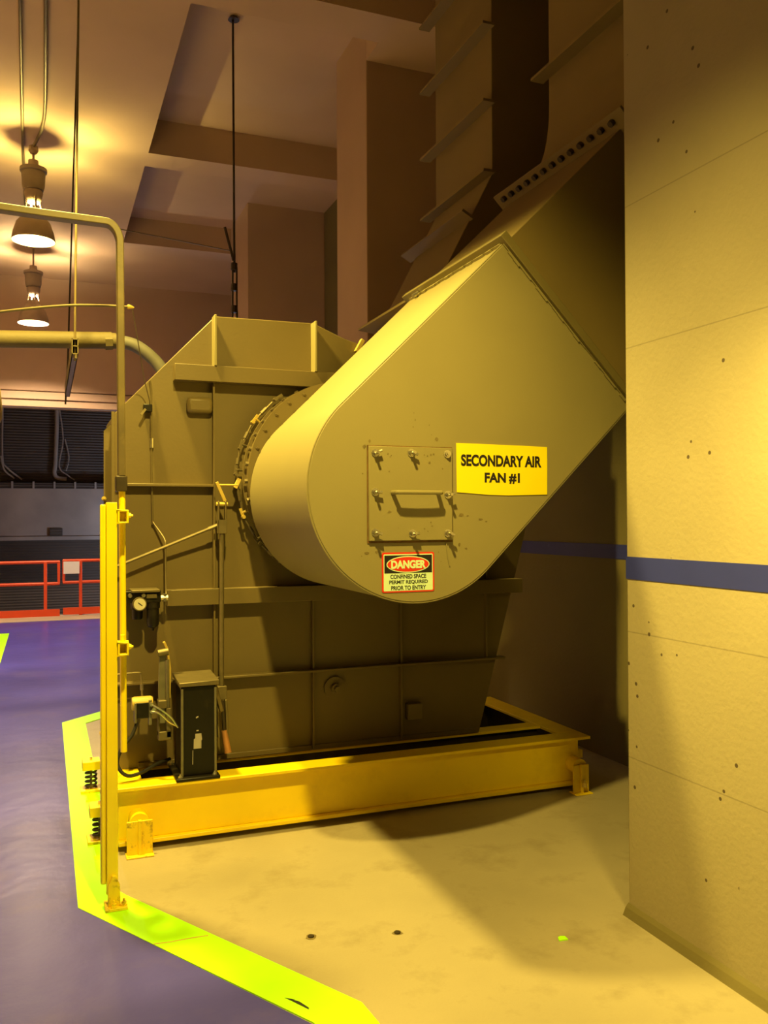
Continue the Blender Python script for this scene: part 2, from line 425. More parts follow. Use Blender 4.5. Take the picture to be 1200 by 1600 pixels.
def snubber(x0, x1, chipped):
    xm = (x0 + x1)/2
    m = MB(); m.box(x0, xm-0.008, 4.285, 4.297, 0.0, 0.165); m.box(xm+0.008, x1, 4.285, 4.297, 0.0, 0.165)
    m.box(xm-0.008, xm+0.008, 4.272, 4.297, 0.0, 0.170); m.box(x0-0.004, x1+0.004, 4.25, 4.325, 0.0, 0.008)
    o = m.build('snubber_plate', chipped, bf, 0.002)
    d = MB(); d.lathe((xm, 4.384, 0.152), [(0.0, 0), (0.045, 0), (0.045, -0.085), (0.0, -0.085)], 24, 'y'); d.build('snubber_pad', 'beam', o)
snubber(0.362, 0.482, 'chipped'); snubber(2.857, 2.962, 'beam')
for x in (2.915,):
    m = MB(); m.hexbolt((x, 4.262, 0.045), 0.012, 0.03, 'z', 1); m.build('anchor_bolt', 'lug', bf)

# ---- fan casing (scroll housing)
YB = 4.66
fc = thing('fan_casing', (1.5, 5.0, 0.315), 'large olive fan casing with ribs standing on the yellow base frame', 'fan casing')
outline = [(0.338,0.316),(0.338,2.157),(0.856,2.70),(1.41,2.705),(1.50,2.668),(1.59,2.632),(1.69,2.605),(1.86,2.44),(2.72,2.44),(2.78,1.60),(2.76,1.50),(2.438,0.316)]
m = MB(); m.prism(outline, YB, 5.32); m.build('casing_body', 'fan', fc, 0.004)
# edge plate standing proud round the left side and the slope
m = MB(); m.prism([(0.322,0.33),(0.322,2.165),(0.338,2.165),(0.338,0.33)], YB+0.004, YB+0.02)
m.build('edge_flange', 'fan', fc)
m = MB(); m.prism([(0.300,0.33),(0.300,2.09),(0.338,2.125),(0.338,0.33)], 4.93, 4.95); m.build('edge_flange', 'fan', fc)
def rib(name, x0, x1, z0, z1, p, material='fan', bev=0.002):
    m = MB(); m.box(x0, x1, YB-p, YB, z0, z1); return m.build(name, material, fc, bev)
rib('stiffener_channel', 0.632, 2.20, 2.335, 2.420, 0.075)
rib('stiffener_channel', 0.592, 2.700, 1.155, 1.238, 0.075)
rib('lit_tone_gusset', 0.838, 0.850, 2.420, 2.690, 0.085, 'duct')  # lighter duct paint stands in for lamp light on the edge
rib('lit_tone_gusset', 1.392, 1.404, 2.420, 2.700, 0.085, 'duct')  # same lighter paint, imitating the lit edge
rib('flat_rib', 0.837, 0.847, 1.238, 2.335, 0.04)
rib('flat_rib', 0.837, 0.847, 0.33, 1.155, 0.04)
rib('flat_rib', 0.340, 0.837, 1.778, 1.792, 0.05)
rib('flat_rib', 0.340, 2.590, 0.757, 0.769, 0.06)
rib('flat_rib', 1.386, 1.396, 0.33, 0.757, 0.035); rib('flat_rib', 1.386, 1.396, 0.769, 1.155, 0.035)
rib('flat_rib', 1.917, 1.927, 0.33, 0.757, 0.035); rib('flat_rib', 1.917, 1.927, 0.769, 1.155, 0.035)
rib('flat_rib', 2.473, 2.483, 0.769, 1.155, 0.035); rib('flat_rib', 2.473, 2.483, 1.238, 1.55, 0.035)
rib('boss_plate', 0.700, 0.837, 2.168, 2.255, 0.045, bev=0.02)
rib('lug_plate', 1.955, 2.045, 0.440, 0.532, 0.05, bev=0.004)
m = MB(); m.lathe((1.521, YB, 0.654), [(0.0, -0.05), (0.028, -0.05), (0.028, -0.018), (0.062, -0.018), (0.062, 0.0), (0.0, 0.0)], 28, 'y')
pt = m.build('drain_port', 'fan', fc)
m = MB(); m.lathe((1.521, YB-0.05, 0.654), [(0.0, -0.02), (0.018, -0.02), (0.018, 0.0), (0.0, 0.0)], 6, 'y'); m.build('plug', 'rod', pt)
m = MB(); m.bar([(1.655,4.64,2.555),(1.695,4.64,2.628)], 0.025, 0.03, (0,1,0)); m.build('lifting_clip', 'lug', fc, 0.003)
# bottom lip resting on the cross beam
m = MB(); m.box(0.45, 2.43, YB-0.012, YB, 0.318, 0.345); m.build('bottom_angle', 'fan', fc, 0.002)
for z in (1.72, 1.55, 1.2):
    m = MB(); m.hexbolt((0.3, 4.925, z), 0.010, 0.02, 'y', -1); m.build('flange_bolt', 'lug', fc)

# ---- ring with the inlet vane gear between casing and inlet box
RX, RZ = 1.495, 1.822
vr = thing('vane_ring', (RX, 4.53, RZ), 'round bolted ring with small vane levers between casing and inlet box', 'vane ring')
m = MB(); m.lathe((RX,0,RZ), [(0.36,4.403),(0.518,4.403),(0.518,4.415),(0.36,4.415)], 72, 'y', closed=True); m.build('front_flange', 'fan', vr)
m = MB(); m.lathe((RX,0,RZ), [(0.40,4.416),(0.505,4.416),(0.505,4.505),(0.40,4.505)], 72, 'y', closed=True); m.build('band', 'fan', vr)
m = MB(); m.lathe((RX-0.01,0,RZ), [(0.36,4.506),(0.515,4.506),(0.515,4.52),(0.36,4.52)], 72, 'y', closed=True); m.build('middle_flange', 'fan', vr)
m = MB(); m.lathe((RX-0.02,0,RZ), [(0.36,4.521),(0.485,4.521),(0.485,YB-0.001),(0.36,YB-0.001)], 72, 'y', closed=True); m.build('inner_drum', 'dark_steel_and_shade', vr)
m = MB(); m.lathe((RX-0.03,0,RZ), [(0.37,4.60),(0.505,4.60),(0.505,4.615),(0.37,4.615)], 72, 'y', closed=True); m.build('rear_flange', 'fan', vr)
for a in (118, 127, 136, 145, 154, 163, 172, 182, 193, 206):
    c, s_ = math.cos(math.radians(a)), math.sin(math.radians(a))
    m = MB(); m.tube([(RX+0.502*c, 4.462, RZ+0.502*s_), (RX+0.526*c, 4.462, RZ+0.526*s_)], 0.012, 8); m.build('band_bolt', 'rod', vr)
for a in (105, 116, 127, 138, 150, 162):
    m = MB(); m.hexbolt((RX+0.492*math.cos(math.radians(a)), 4.403, RZ+0.492*math.sin(math.radians(a))), 0.009, 0.012); m.build('flange_bolt', 'fan', vr)
def vane_lever(a, mt):
    c, s_ = math.cos(math.radians(a)), math.sin(math.radians(a)); t = Vector((-s_, 0, c))
    p = Vector((RX-0.02+0.487*c, 4.555, RZ+0.487*s_)); q = Vector((RX-0.02+0.533*c, 4.55, RZ+0.533*s_))
    m = MB(); m.tube([p, q], 0.007, 8); m.bar([q - t*0.024, q + t*0.024], 0.010, 0.016, (c, 0, s_)); m.tube([q + t*0.024 - Vector((0,0.02,0)), q + t*0.024 + Vector((0,0.012,0))], 0.010, 8)
    m.build('vane_lever', mt, vr)
    return q + t*0.024
ends = [vane_lever(a, mt) for a, mt in ((124,'rod'),(143,'lug'),(160,'rod'),(175,'rod'),(200,'lug'),(218,'rod'),(234,'rod'))]
for p, q in zip(ends[:-1], ends[1:]):
    d = q - p
    m = MB(); m.tube([p + d*0.12, p + d*0.88], 0.005, 8); m.tube([p + d*0.38, p + d*0.62], 0.010, 8); m.build('link_rod', 'rod', vr)

# ---- inlet box: round ended box, 45 degree throat
CX, CZ, R = 1.4646, 1.7305, 0.479
ce_, se_ = math.cos(math.radians(44.4)), math.sin(math.radians(44.4))
def uv(u, v): return (CX + ce_*u - se_*v, CZ + se_*u + ce_*v)
YF, YK = 3.344, 4.402
ib = thing('inlet_box', (CX, 3.87, CZ-R), 'big tan inlet box with rounded end, bolted hatch and two signs', 'inlet box')
pl = [uv(R*math.cos(math.radians(a)), R*math.sin(math.radians(a))) for a in [90 + 180*i/64 for i in range(65)]] + [uv(1.06, -R), uv(1.06, R)]
m = MB(); m.prism(pl, YF, YK); m.build('box_body', 'duct', ib, 0.004)
# thin weld lip along the edge of the front plate
lip = MB(); pp = [uv((R+0.003)*math.cos(math.radians(a)), (R+0.003)*math.sin(math.radians(a))) for a in [90 + 180*i/64 for i in range(65)]]
lip.tube([(x, YF+0.006, z) for x, z in [uv(1.05, R+0.003)] + pp + [uv(1.05, -R-0.003)]], 0.004, 6); lip.build('weld_bead', 'duct', ib)
def frame_prism(u0, u1, ext, y0, y1):
    return MB().prism([uv(u0, -R-ext), uv(u1, -R-ext), uv(u1, R+ext), uv(u0, R+ext)], y0, y1)
frame_prism(1.055, 1.092, 0.040, 3.316, 4.445).build('throat_flange', 'flange', ib, 0.003)
m = MB(); c = uv(1.05, R+0.012); m.tube([(c[0], 4.25, c[1]), (c[0]-0.03, 4.25, c[1]-0.02)], 0.014, 10); m.build('flange_bolt', 'steel', ib)
# ragged sealant squeezed out in front of the throat flange
ss = MB()
for i in range(26):
    y = 3.36 + 1.02*i/26; h = 0.010 + 0.02*random.random(); c = uv(1.062 - h/2, R); d = uv(1.062 - h/2, R + 0.012)
    ss.bar([(c[0], y+0.02, c[1]), (d[0], y+0.02, d[1])], h, 0.0395, (0,1,0))
for i in range(24):
    v = -R + 0.96*i/24; h = 0.008 + 0.014*random.random()
    ss.prism([uv(1.062-h, v), uv(1.062, v), uv(1.062, v+0.0399), uv(1.062-h, v+0.0399)], YF-0.007, YF)
ss.build('sealant_bead', 'duct', ib)
# hatch
hd = MB(); hd.box(1.241, 1.621, YF-0.014, YF-0.001, 1.512, 1.904)
hatch = hd.build('access_hatch', 'duct', ib, 0.002)
g = MB(); g.box(1.237, 1.625, YF-0.004, YF-0.0005, 1.503, 1.908); g.build('gasket', 'rust', hatch)
hn = MB(); hp = [(1.345, YF-0.014, 1.712), (1.352, YF-0.050, 1.712), (1.365, YF-0.062, 1.712), (1.53, YF-0.062, 1.712), (1.545, YF-0.050, 1.712), (1.552, YF-0.014, 1.712)]
hn.tube(smooth_path(hp, 4), 0.0095, 10); hn.build('handle', 'duct', hatch)
for x, z, hd_ in ((1.269,1.876,1),(1.430,1.879,1),(1.597,1.878,0),(1.268,1.714,1),(1.599,1.705,1),(1.268,1.547,1),(1.434,1.542,1),(1.598,1.541,1)):
    m = MB(); m.lathe((x, YF-0.014, z), [(0.017,0),(0.017,-0.004),(0.011,-0.004),(0.011,-0.012),(0.006,-0.012),(0.006,-0.042 if hd_ else -0.018),(0.0,-0.042 if hd_ else -0.018)], 10, 'y')
    if hd_:
        an = random.uniform(-0.4, 0.4); w = Vector((math.cos(an), 0, math.sin(an)))*0.02
        m.tube([Vector((x, YF-0.032, z)) - w*0.5, Vector((x, YF-0.034, z)) + w*1.2], 0.006, 8)
    m.build('wing_bolt', 'steel', hatch)
# flaked paint patches
pc = MB()
def flake(x, z, r, n=7, st=1.0, y=YF-0.0008):
    vs = []
    for i in range(n):
        a = 2*PI*i/n; k = 0.78*r*random.uniform(0.4, 1.0); vs.append((x + k*math.cos(a)*st, y, z + k*math.sin(a)))
    pc.add(vs, [list(range(n))])
for x, z, r, st in ((1.218,1.79,.005,1),(1.212,1.45,.004,1),(1.225,1.90,.02,.6),(1.25,1.925,.012,1.2),(1.555,1.94,.014,1),(1.445,1.99,.008,.5),(1.45,2.05,.007,.4),(1.455,2.02,.010,.3),(1.52,2.0,.008,.5),(1.53,1.96,.006,.5),
                    (1.67,1.62,.012,2.2),(1.70,1.615,.006,2),(1.76,1.60,.008,2.4),(1.79,1.59,.006,1.6),(1.66,1.49,.012,.8),(1.69,1.475,.008,1.6),(1.235,1.46,.01,2),(1.28,1.465,.008,2),(1.56,1.46,.006,.5),(1.572,1.42,.005,.5)): flake(x, z, r, 8, st)
for x, z, r in ((1.325,1.872,.006),(1.34,1.866,.005),(1.335,1.86,.004),(1.49,1.872,.006),(1.505,1.868,.005),(1.52,1.874,.009),(1.533,1.876,.007),(1.515,1.84,.010),(1.33,1.80,.005),(1.575,1.815,.005),(1.585,1.64,.004),(1.52,1.588,.006),(1.525,1.572,.006),(1.49,1.56,.006),(1.505,1.55,.006),(1.37,1.565,.004),(1.33,1.632,.014)): flake(x, z, r, 7, 1, YF-0.0148)
pc.build('flaked_paint', 'chip', ib)['kind'] = 'stuff'
# drip of old sealant below the hatch corner
m = MB(); m.tube(smooth_path([(1.597,YF-0.002,1.50),(1.600,YF-0.003,1.46),(1.606,YF-0.002,1.425),(1.612,YF-0.002,1.40)], 5), 0.0025, 6); m.build('sealant_drip', 'duct', ib)

# ---- throat duct up to the riser
td = thing('throat_duct', (*uv(1.5, -R)[:1], 3.9, uv(1.5, -R)[1]), 'sloping tan duct section rising from the inlet box behind the wall edge', 'duct')
MB().prism([uv(1.094, -R), uv(1.93, -R), uv(1.93, R), uv(1.094, R)], YF, 4.402).build('duct_body', 'old_duct', td, 0.004)
frame_prism(1.931, 1.945, 0.085, 3.27, 4.47).build('top_flange', 'old_duct', td, 0.002)
for i in range(13):
    y = 3.36 + i*0.085; c = uv(1.931, R+0.045)
    m = MB(); d = Vector((-ce_, 0, -se_)); p = Vector((c[0], y, c[1])); m.tube([p, p + d*0.022], 0.016, 8); m.build('flange_bolt', 'dark_steel_and_shade', td)

# ---- vertical riser above it
rd = thing('riser_duct', (3.0, 3.7, 3.0), 'dark tan riser duct with curved foot going up beside the wall', 'duct')
fl = uv(1.946, R+0.0); fb_ = uv(1.946, -R)
left = smooth_path([(fl[0],0,fl[1]+0.03),(2.535,0,3.53),(2.572,0,3.64),(2.594,0,3.77),(2.60,0,3.90)], 5)
rp_ = [(p.x, p.z) for p in left] + [(2.60, 5.97), (3.45, 5.97), (3.45, 3.1), fb_, fl]
MB().prism(rp_, 3.3, 4.10).build('duct_body', 'old_duct', rd, 0.003)
m = MB(); m.box(2.52, 2.60, 3.25, 4.16, 4.035, 4.05); m.build('stiffener', 'old_duct', rd)
m = MB(); m.box(2.54, 2.60, 3.25, 4.16, 4.60, 4.615); m.build('stiffener', 'old_duct', rd)

# ---- discharge duct of the fan, further back
dd = thing('discharge_duct', (2.2, 5.1, 2.6), 'dark ribbed discharge duct bending upright behind the tan inlet box', 'duct')
MB().prism([(1.87,2.445),(2.18,2.987),(2.266,3.149),(2.42,3.44),(2.57,3.73),(2.57,5.97),(3.35,5.97),(3.35,3.50),(2.70,2.445)], 4.70, 5.52).build('duct_body', 'old_duct', dd, 0.004)
for z in (3.73, 4.16, 4.636, 5.1):
    m = MB(); m.box(2.49, 2.57, 4.66, 5.62, z-0.008, z+0.008); m.build('stiffener', 'old_duct', dd)
m = MB(); m.bar([(2.345,5.14,3.465),(2.42,5.14,3.425)], 0.016, 0.96, (0,1,0)); m.build('stiffener', 'old_duct', dd)
m = MB(); m.bar([(2.02,5.14,2.915),(2.14,5.14,2.90)], 0.016, 0.96, (0,1,0)); m.build('stiffener', 'old_duct', dd)

# ================================================================== SIGNS
sg = thing('fan_number_sign', (1.87, YF, 1.82), 'yellow sign reading SECONDARY AIR FAN #1 right of the bolted hatch', 'sign')
vs = [(1.646,1.928),(1.80,1.9265),(2.00,1.924),(2.098,1.922),(2.0985,1.85),(2.097,1.709),(2.02,1.707),(1.90,1.704),(1.80,1.706),(1.70,1.713),(1.648,1.716)]
MB().prism(vs, YF-0.003, YF-0.0005).build('sign_plate', 'sign_yellow', sg, smooth=False)
lettering('SECONDARY AIR', 'lettering', 1.668, 2.068, 1.829, 1.880, YF-0.0031, 'ink', sg, 0.042)
lettering('FAN #1', 'lettering', 1.782, 1.957, 1.755, 1.803, YF-0.0031, 'ink', sg, 0.042)
ds = thing('danger_sign', (1.42, YF, 1.38), 'small red-edged DANGER confined space sign under the bolted hatch', 'sign')
X0, X1, Z0, Z1 = 1.301, 1.539, 1.296, 1.463
def px(x): return X0 + (x-137)/(448-137)*(X1-X0)
def pz(y): return Z1 - (y-828)/(1072-828)*(Z1-Z0)
def rrect(x0, x1, z0, z1, r): return arc(x1-r, z1-r, r, 0, 90, 5) + arc(x0+r, z1-r, r, 90, 180, 5) + arc(x0+r, z0+r, r, 180, 270, 5) + arc(x1-r, z0+r, r, 270, 360, 5)
MB().prism(rrect(X0, X1, Z0, Z1, 0.009), YF-0.0022, YF-0.0005).build('red_border', 'sign_red', ds, smooth=False)
MB().prism(rrect(px(147), px(439), pz(1063), pz(839), 0.004), YF-0.0028, YF-0.0022).build('sign_plate', 'sign_white', ds, smooth=False)
MB().prism([(px(151), pz(846)), (px(434), pz(846)), (px(434), pz(955)), (px(151), pz(955))], YF-0.0033, YF-0.0028).build('black_panel', 'ink', ds, smooth=False)
def oval(hw, hh): return [(px(291)+hw*math.cos(2*PI*i/48), pz(902)+hh*math.sin(2*PI*i/48)) for i in range(48)]
MB().prism(oval(px(291)-px(163), pz(850)-pz(901)), YF-0.0037, YF-0.0033).build('oval_edge', 'sign_white', ds, smooth=False)
MB().prism(oval(px(291)-px(168), pz(856)-pz(901)), YF-0.0041, YF-0.0037).build('red_oval', 'sign_red', ds, smooth=False)
lettering('DANGER', 'lettering', px(190), px(396), pz(928), pz(877), YF-0.0042, 'sign_white', ds, 0.05)
lettering('CONFINED SPACE', 'lettering', px(186), px(398), pz(989), pz(963), YF-0.0029, 'ink', ds, 0.026)
lettering('PERMIT REQUIRED', 'lettering', px(179), px(408), pz(1024), pz(998), YF-0.0029, 'ink', ds, 0.026)
lettering('PRIOR TO ENTRY', 'lettering', px(190), px(397), pz(1058), pz(1032), YF-0.0029, 'ink', ds, 0.026)

# ================================================================== CONTROLS ON THE CASING
cr = thing('control_rod', (0.862, 4.53, 0.4), 'long upright vane control rod with clevis ends in front of the casing', 'control rod')
MB().tube([(0.864,4.53,1.53),(0.861,4.53,0.72)], 0.0125, 12).build('rod', 'rod', cr)
m = MB(); m.box(0.842,0.887,4.512,4.55,1.53,1.60); m.box(0.842,0.850,4.512,4.55,1.60,1.70); m.box(0.879,0.887,4.512,4.55,1.60,1.70); m.build('clevis', 'rod', cr, 0.003)
m = MB(); m.tube([(0.835,4.53,1.685),(0.895,4.53,1.685)], 0.010, 8); m.build('clevis_pin', 'lug', cr)
m = MB(); m.bar([(0.838,4.53,1.80),(0.882,4.53,1.70)], 0.017, 0.012, (0,1,0)); m.tube([(0.85,4.53,1.785),(0.95,4.53,1.785)], 0.006, 8); m.bar([(0.935,4.53,1.77),(0.96,4.54,1.82)], 0.022, 0.014, (0,1,0)); m.build('crank_arm', 'lug', cr, 0.002)
m = MB(); m.box(0.836,0.886,4.512,4.55,0.665,0.735); m.bar([(0.842,4.52,0.665),(0.838,4.52,0.60),(0.842,4.52,0.47)], 0.012, 0.03, (0,1,0)); m.bar([(0.880,4.52,0.665),(0.884,4.52,0.60),(0.886,4.52,0.47)], 0.012, 0.03, (0,1,0)); m.build('fork', 'rod', cr, 0.003)
m = MB(); m.tube([(0.870,4.512,0.505),(0.886,4.49,0.392)], 0.014, 12, 0.019); m.build('copper_end', 'copper', cr)
m = MB(); m.tube([(0.862,4.515,0.66),(0.870,4.512,0.505)], 0.009, 10); m.build('fork_shank', 'dark_steel_and_shade', cr)
br = thing('brace_rod', (0.39, 4.58, 1.385), 'thin sloping brace rod running across the casing to the control rod', 'rod')
MB().tube([(0.345,4.585,1.37),(0.60,4.585,1.472),(0.845,4.56,1.573)], 0.008, 8).build('rod', 'rod', br)
MB().tube([(0.80,4.565,1.554),(0.868,4.56,1.582)], 0.011, 8).build('rod_end', 'rod', br)

# thin air line and its pull switch
al = thing('air_line', (0.52, 4.63, 1.1), 'thin air tube running down the casing from the small switch', 'tube')
MB().tube(smooth_path([(0.512,4.642,2.33),(0.520,4.645,2.27),(0.518,4.645,2.10),(0.524,4.645,1.62),(0.527,4.642,1.592),(0.56,4.62,1.54),(0.581,4.60,1.50),(0.583,4.59,1.46),(0.583,4.57,1.25),(0.580,4.545,1.205)], 4), 0.005, 8).build('tube', 'rod', al)
MB().tube([(0.521,4.645,2.03),(0.521,4.645,1.98)], 0.010, 8).build('fitting', 'steel', al)
ps = thing('pull_switch', (0.505, 4.62, 2.17), 'small black pull switch on the upper left of the casing', 'switch')
m = MB(); m.box(0.478,0.522,4.615,4.658,2.165,2.205); m.build('switch_body', 'black', ps, 0.004)
m = MB(); m.bar([(0.487,4.61,2.178),(0.462,4.59,2.145)], 0.012, 0.01, (0,1,0)); m.build('switch_arm', 'rod', ps)
ar = thing('long_lever', (0.1, 4.2, 2.55), 'thin bowed steel lever rod with a pointed tip high on the left', 'rod')
MB().tube(smooth_path([(-0.9,4.2,2.38),(-0.50,4.2,2.46),(-0.184,4.2,2.533),(0.083,4.2,2.583),(0.25,4.2,2.598),(0.372,4.2,2.602)], 5), 0.006, 8).build('rod', 'rod', ar)
m = MB(); m.tube([(0.362,4.2,2.602),(0.372,4.2,2.602)], 0.011, 8); m.tube([(0.372,4.2,2.602),(0.392,4.2,2.60)], 0.011, 8, 0.003); m.build('tip', 'lug', ar)
MB().tube(smooth_path([(0.383,4.2,2.60),(0.43,4.38,2.46),(0.475,4.55,2.32),(0.505,4.605,2.225),(0.508,4.62,2.205)], 5), 0.0025, 6).build('pull_cord', 'rod', ar)

# filter regulator
fr = thing('filter_regulator', (0.46, 4.55, 1.15), 'black air filter regulator with round dial on the casing edge', 'regulator')
m = MB(); m.box(0.365,0.552,4.52,4.60,1.185,1.245); m.build('manifold', 'black', fr, 0.004)
m = MB(); m.box(0.405,0.545,4.50,4.655,1.238,1.250); m.build('bracket', 'rod', fr, 0.002)
for x in (0.40, 0.465): 
    m = MB(); m.lathe((x,4.52,1.222), [(0.0,-0.008),(0.010,-0.008),(0.012,0.0)], 10, 'y'); m.build('screw', 'steel', fr)
m = MB(); m.box(0.48,0.53,4.512,4.522,1.207,1.228); m.build('name_tag', 'rod', fr)
m = MB(); m.lathe((0.443,4.51,1.182), [(0.0,-0.030),(0.034,-0.030),(0.034,0.0),(0.0,0.0)], 28, 'y'); m.build('dial_case', 'rod', fr)
m = MB(); m.lathe((0.443,4.479,1.182), [(0.0,-0.001),(0.029,-0.001),(0.029,0.0),(0.0,0.0)], 28, 'y'); m.build('dial_face', 'brass', fr)
m = MB(); m.bar([(0.435,4.4768,1.190),(0.455,4.4768,1.174)], 0.004, 0.001, (0,1,0)); m.build('needle', 'ink', fr)
m = MB(); m.lathe((0.438,4.555,1.10), [(0.0,0.0),(0.024,0.0),(0.027,0.012),(0.027,0.05),(0.034,0.055),(0.034,0.085)], 24); m.build('regulator_bowl', 'black', fr)
m = MB(); m.lathe((0.515,4.555,1.05), [(0.0,-0.012),(0.006,-0.012),(0.007,0.0),(0.024,0.008),(0.031,0.022),(0.031,0.10),(0.036,0.105),(0.036,0.135)], 24); m.build('filter_bowl', 'black', fr)
m = MB(); m.tube([(0.552,4.555,1.205),(0.59,4.555,1.205)], 0.014, 6); m.tube([(0.575,4.555,1.225),(0.575,4.555,1.185)], 0.012, 8); m.build('elbow_fitting', 'steel', fr)
m = MB(); m.box(0.37,0.55,4.60,4.659,1.19,1.24); m.build('mounting_pad', 'fan', fr)

# pedestal box on the front beam
pd = thing('actuator_pedestal', (0.71, 4.48, 0.315), 'tall black pedestal box bolted on the front beam, grey label on it', 'pedestal')
m = MB(); m.box(0.600,0.815,4.325,4.64,0.316,0.330); m.build('foot_plate', 'black', pd, 0.003)
m = MB(); m.box(0.632,0.800,4.37,4.58,0.330,0.772); m.build('box_body', 'black', pd, 0.004)
m = MB(); m.box(0.628,0.640,4.362,4.374,0.330,0.765); m.box(0.792,0.804,4.362,4.374,0.330,0.765); m.box(0.628,0.632,4.37,4.58,0.76,0.772); m.build('corner_angle', 'grey', pd, 0.002)
m = MB(); m.add([(0.618,4.352,0.775),(0.816,4.352,0.775),(0.816,4.60,0.79),(0.618,4.60,0.79),(0.618,4.352,0.795),(0.816,4.352,0.80),(0.816,4.60,0.812),(0.618,4.60,0.81)], [(3,2,1,0),(4,5,6,7),(0,1,5,4),(1,2,6,5),(2,3,7,6),(3,0,4,7)]); m.build('lid', 'rod', pd, 0.003)
m = MB(); m.prism([(0.690,0.462),(0.728,0.462),(0.728,0.50),(0.732,0.506),(0.728,0.536),(0.698,0.536),(0.698,0.513),(0.691,0.51)], 4.3675, 4.3705); m.build('label', 'label', pd)['label'] = 'blank grey label'
m = MB(); m.prism([(0.702,0.612),(0.714,0.617),(0.714,0.624),(0.702,0.619)], 4.368, 4.3703); m.prism([(0.704,0.548),(0.715,0.549),(0.715,0.554),(0.704,0.554)], 4.368, 4.3703); m.prism([(0.684,0.385),(0.687,0.385),(0.688,0.455),(0.685,0.455)], 4.368, 4.3703); m.build('paint_scrape', 'label', pd)
for x, y in ((0.622,4.345),(0.790,4.345),(0.612,4.60)):
    m = MB(); m.hexbolt((x,y,0.330), 0.009, 0.014, 'z', 1); m.build('foot_bolt', 'steel', pd)
m = MB(); m.bar([(0.803,4.40,0.76),(0.845,4.45,0.62)], 0.02, 0.03, (0,1,0)); m.build('side_arm', 'rod', pd, 0.003)

# pneumatic actuator beside it
ac = thing('vane_actuator', (0.52, 4.47, 0.55), 'grey vane actuator with upright arm left of the black pedestal', 'actuator')
m = MB(); m.box(0.418,0.485,4.43,4.50,0.62,0.70); m.build('positioner', 'black', ac, 0.006)
m = MB(); m.lathe((0.402,4.465,0.69), [(0.0,0.0),(0.03,0.0),(0.034,0.01),(0.034,0.09),(0.028,0.10),(0.0,0.10)], 24, 'x'); m.build('positioner_cap', 'lug', ac)
m = MB(); m.box(0.412,0.422,4.425,4.50,0.60,0.70); m.box(0.480,0.496,4.43,4.48,0.585,0.71); m.build('bracket', 'grey', ac, 0.003)
m = MB(); m.bar([(0.548,4.47,0.58),(0.549,4.47,0.80),(0.556,4.47,0.945)], 0.036, 0.014, (0,1,0)); m.build('upright_arm', 'grey', ac, 0.003)
m = MB(); m.bar([(0.588,4.50,0.70),(0.591,4.50,0.85),(0.578,4.50,0.95),(0.562,4.50,0.985)], 0.012, 0.03, (0,1,0)); m.build('guard_strap', 'lug', ac, 0.002)
m = MB(); m.tube([(0.528,4.45,0.935),(0.578,4.45,0.942)], 0.019, 16); m.build('pivot', 'rod', ac)
m = MB(); m.box(0.528,0.572,4.44,4.50,0.66,0.70); m.box(0.528,0.536,4.44,4.50,0.52,0.66); m.box(0.566,0.592,4.44,4.50,0.51,0.66); m.box(0.528,0.592,4.44,4.50,0.50,0.545); m.build('cylinder_yoke', 'rod', ac, 0.006)
m = MB(); m.tube([(0.575,4.46,0.55),(0.575,4.46,0.90)], 0.010, 10); m.build('piston_rod', 'grey', ac)
for x, z in ((0.492,0.69),(0.493,0.655),(0.503,0.665)):
    m = MB(); m.lathe((x,4.43,z), [(0.0,-0.02),(0.009,-0.02),(0.009,0.0)], 8, 'y'); m.build('hose_barb', 'steel', ac)
for pts in ([(0.492,4.41,0.69),(0.54,4.40,0.66),(0.585,4.40,0.62),(0.62,4.41,0.565)], [(0.493,4.41,0.655),(0.53,4.395,0.645),(0.575,4.40,0.60),(0.612,4.41,0.575)]):
    m = MB(); m.tube(smooth_path(pts, 6), 0.0045, 8); m.build('air_hose', 'steel', ac)
m = MB(); m.tube(smooth_path([(0.34,4.53,0.83),(0.44,4.53,0.832),(0.452,4.53,0.82),(0.455,4.52,0.78),(0.456,4.50,0.70)], 5), 0.005, 8); m.build('supply_tube', 'rod', ac)
m = MB(); m.tube([(0.455,4.52,0.775),(0.455,4.515,0.745)], 0.009, 6); m.build('tube_nut', 'steel', ac)
m = MB(); m.box(0.50,0.56,4.50,4.659,0.60,0.66); m.build('mount', 'fan', ac)
hs = MB(); hs.tube(smooth_path([(0.425,4.45,0.60),(0.40,4.44,0.54),(0.35,4.43,0.48),(0.33,4.42,0.41),(0.37,4.41,0.355),(0.44,4.44,0.35),(0.53,4.50,0.372),(0.60,4.57,0.37)], 7), 0.009, 10)
tag(hs.build('looped_hose', 'rubber'), 'black looped hose hanging from the actuator down to the yellow beam', 'hose')

# ================================================================== POST AND BENT POLE
gp = thing('guard_post', (0.25, 3.75, 0), 'yellow channel post standing on the yellow line left of the fan', 'post')
m = MB(); m.box(0.237,0.280,3.742,3.752,0.06,1.676); m.box(0.237,0.242,3.752,3.785,0.06,1.676); m.box(0.275,0.280,3.752,3.785,0.06,1.676); m.build('channel', 'post', gp, 0.003)
m = MB(); m.box(0.214,0.2365,3.752,3.79,0.10,1.668); m.build('side_strip', 'post', gp, 0.006)
m = MB(); m.box(0.228,0.318,3.70,3.80,0.005,0.017); b0 = m.build('base_plate', 'chipped', gp, 0.002)
m = MB(); m.prism([(0.240,0.017),(0.290,0.017),(0.288,0.10),(0.270,0.14),(0.258,0.14),(0.240,0.10)], 3.726, 3.741); m.build('base_gusset', 'chipped', gp, 0.003)
m = MB(); m.hexbolt((0.263,3.715,0.017), 0.010, 0.02, 'z', 1); m.build('anchor_bolt', 'chipped', gp)
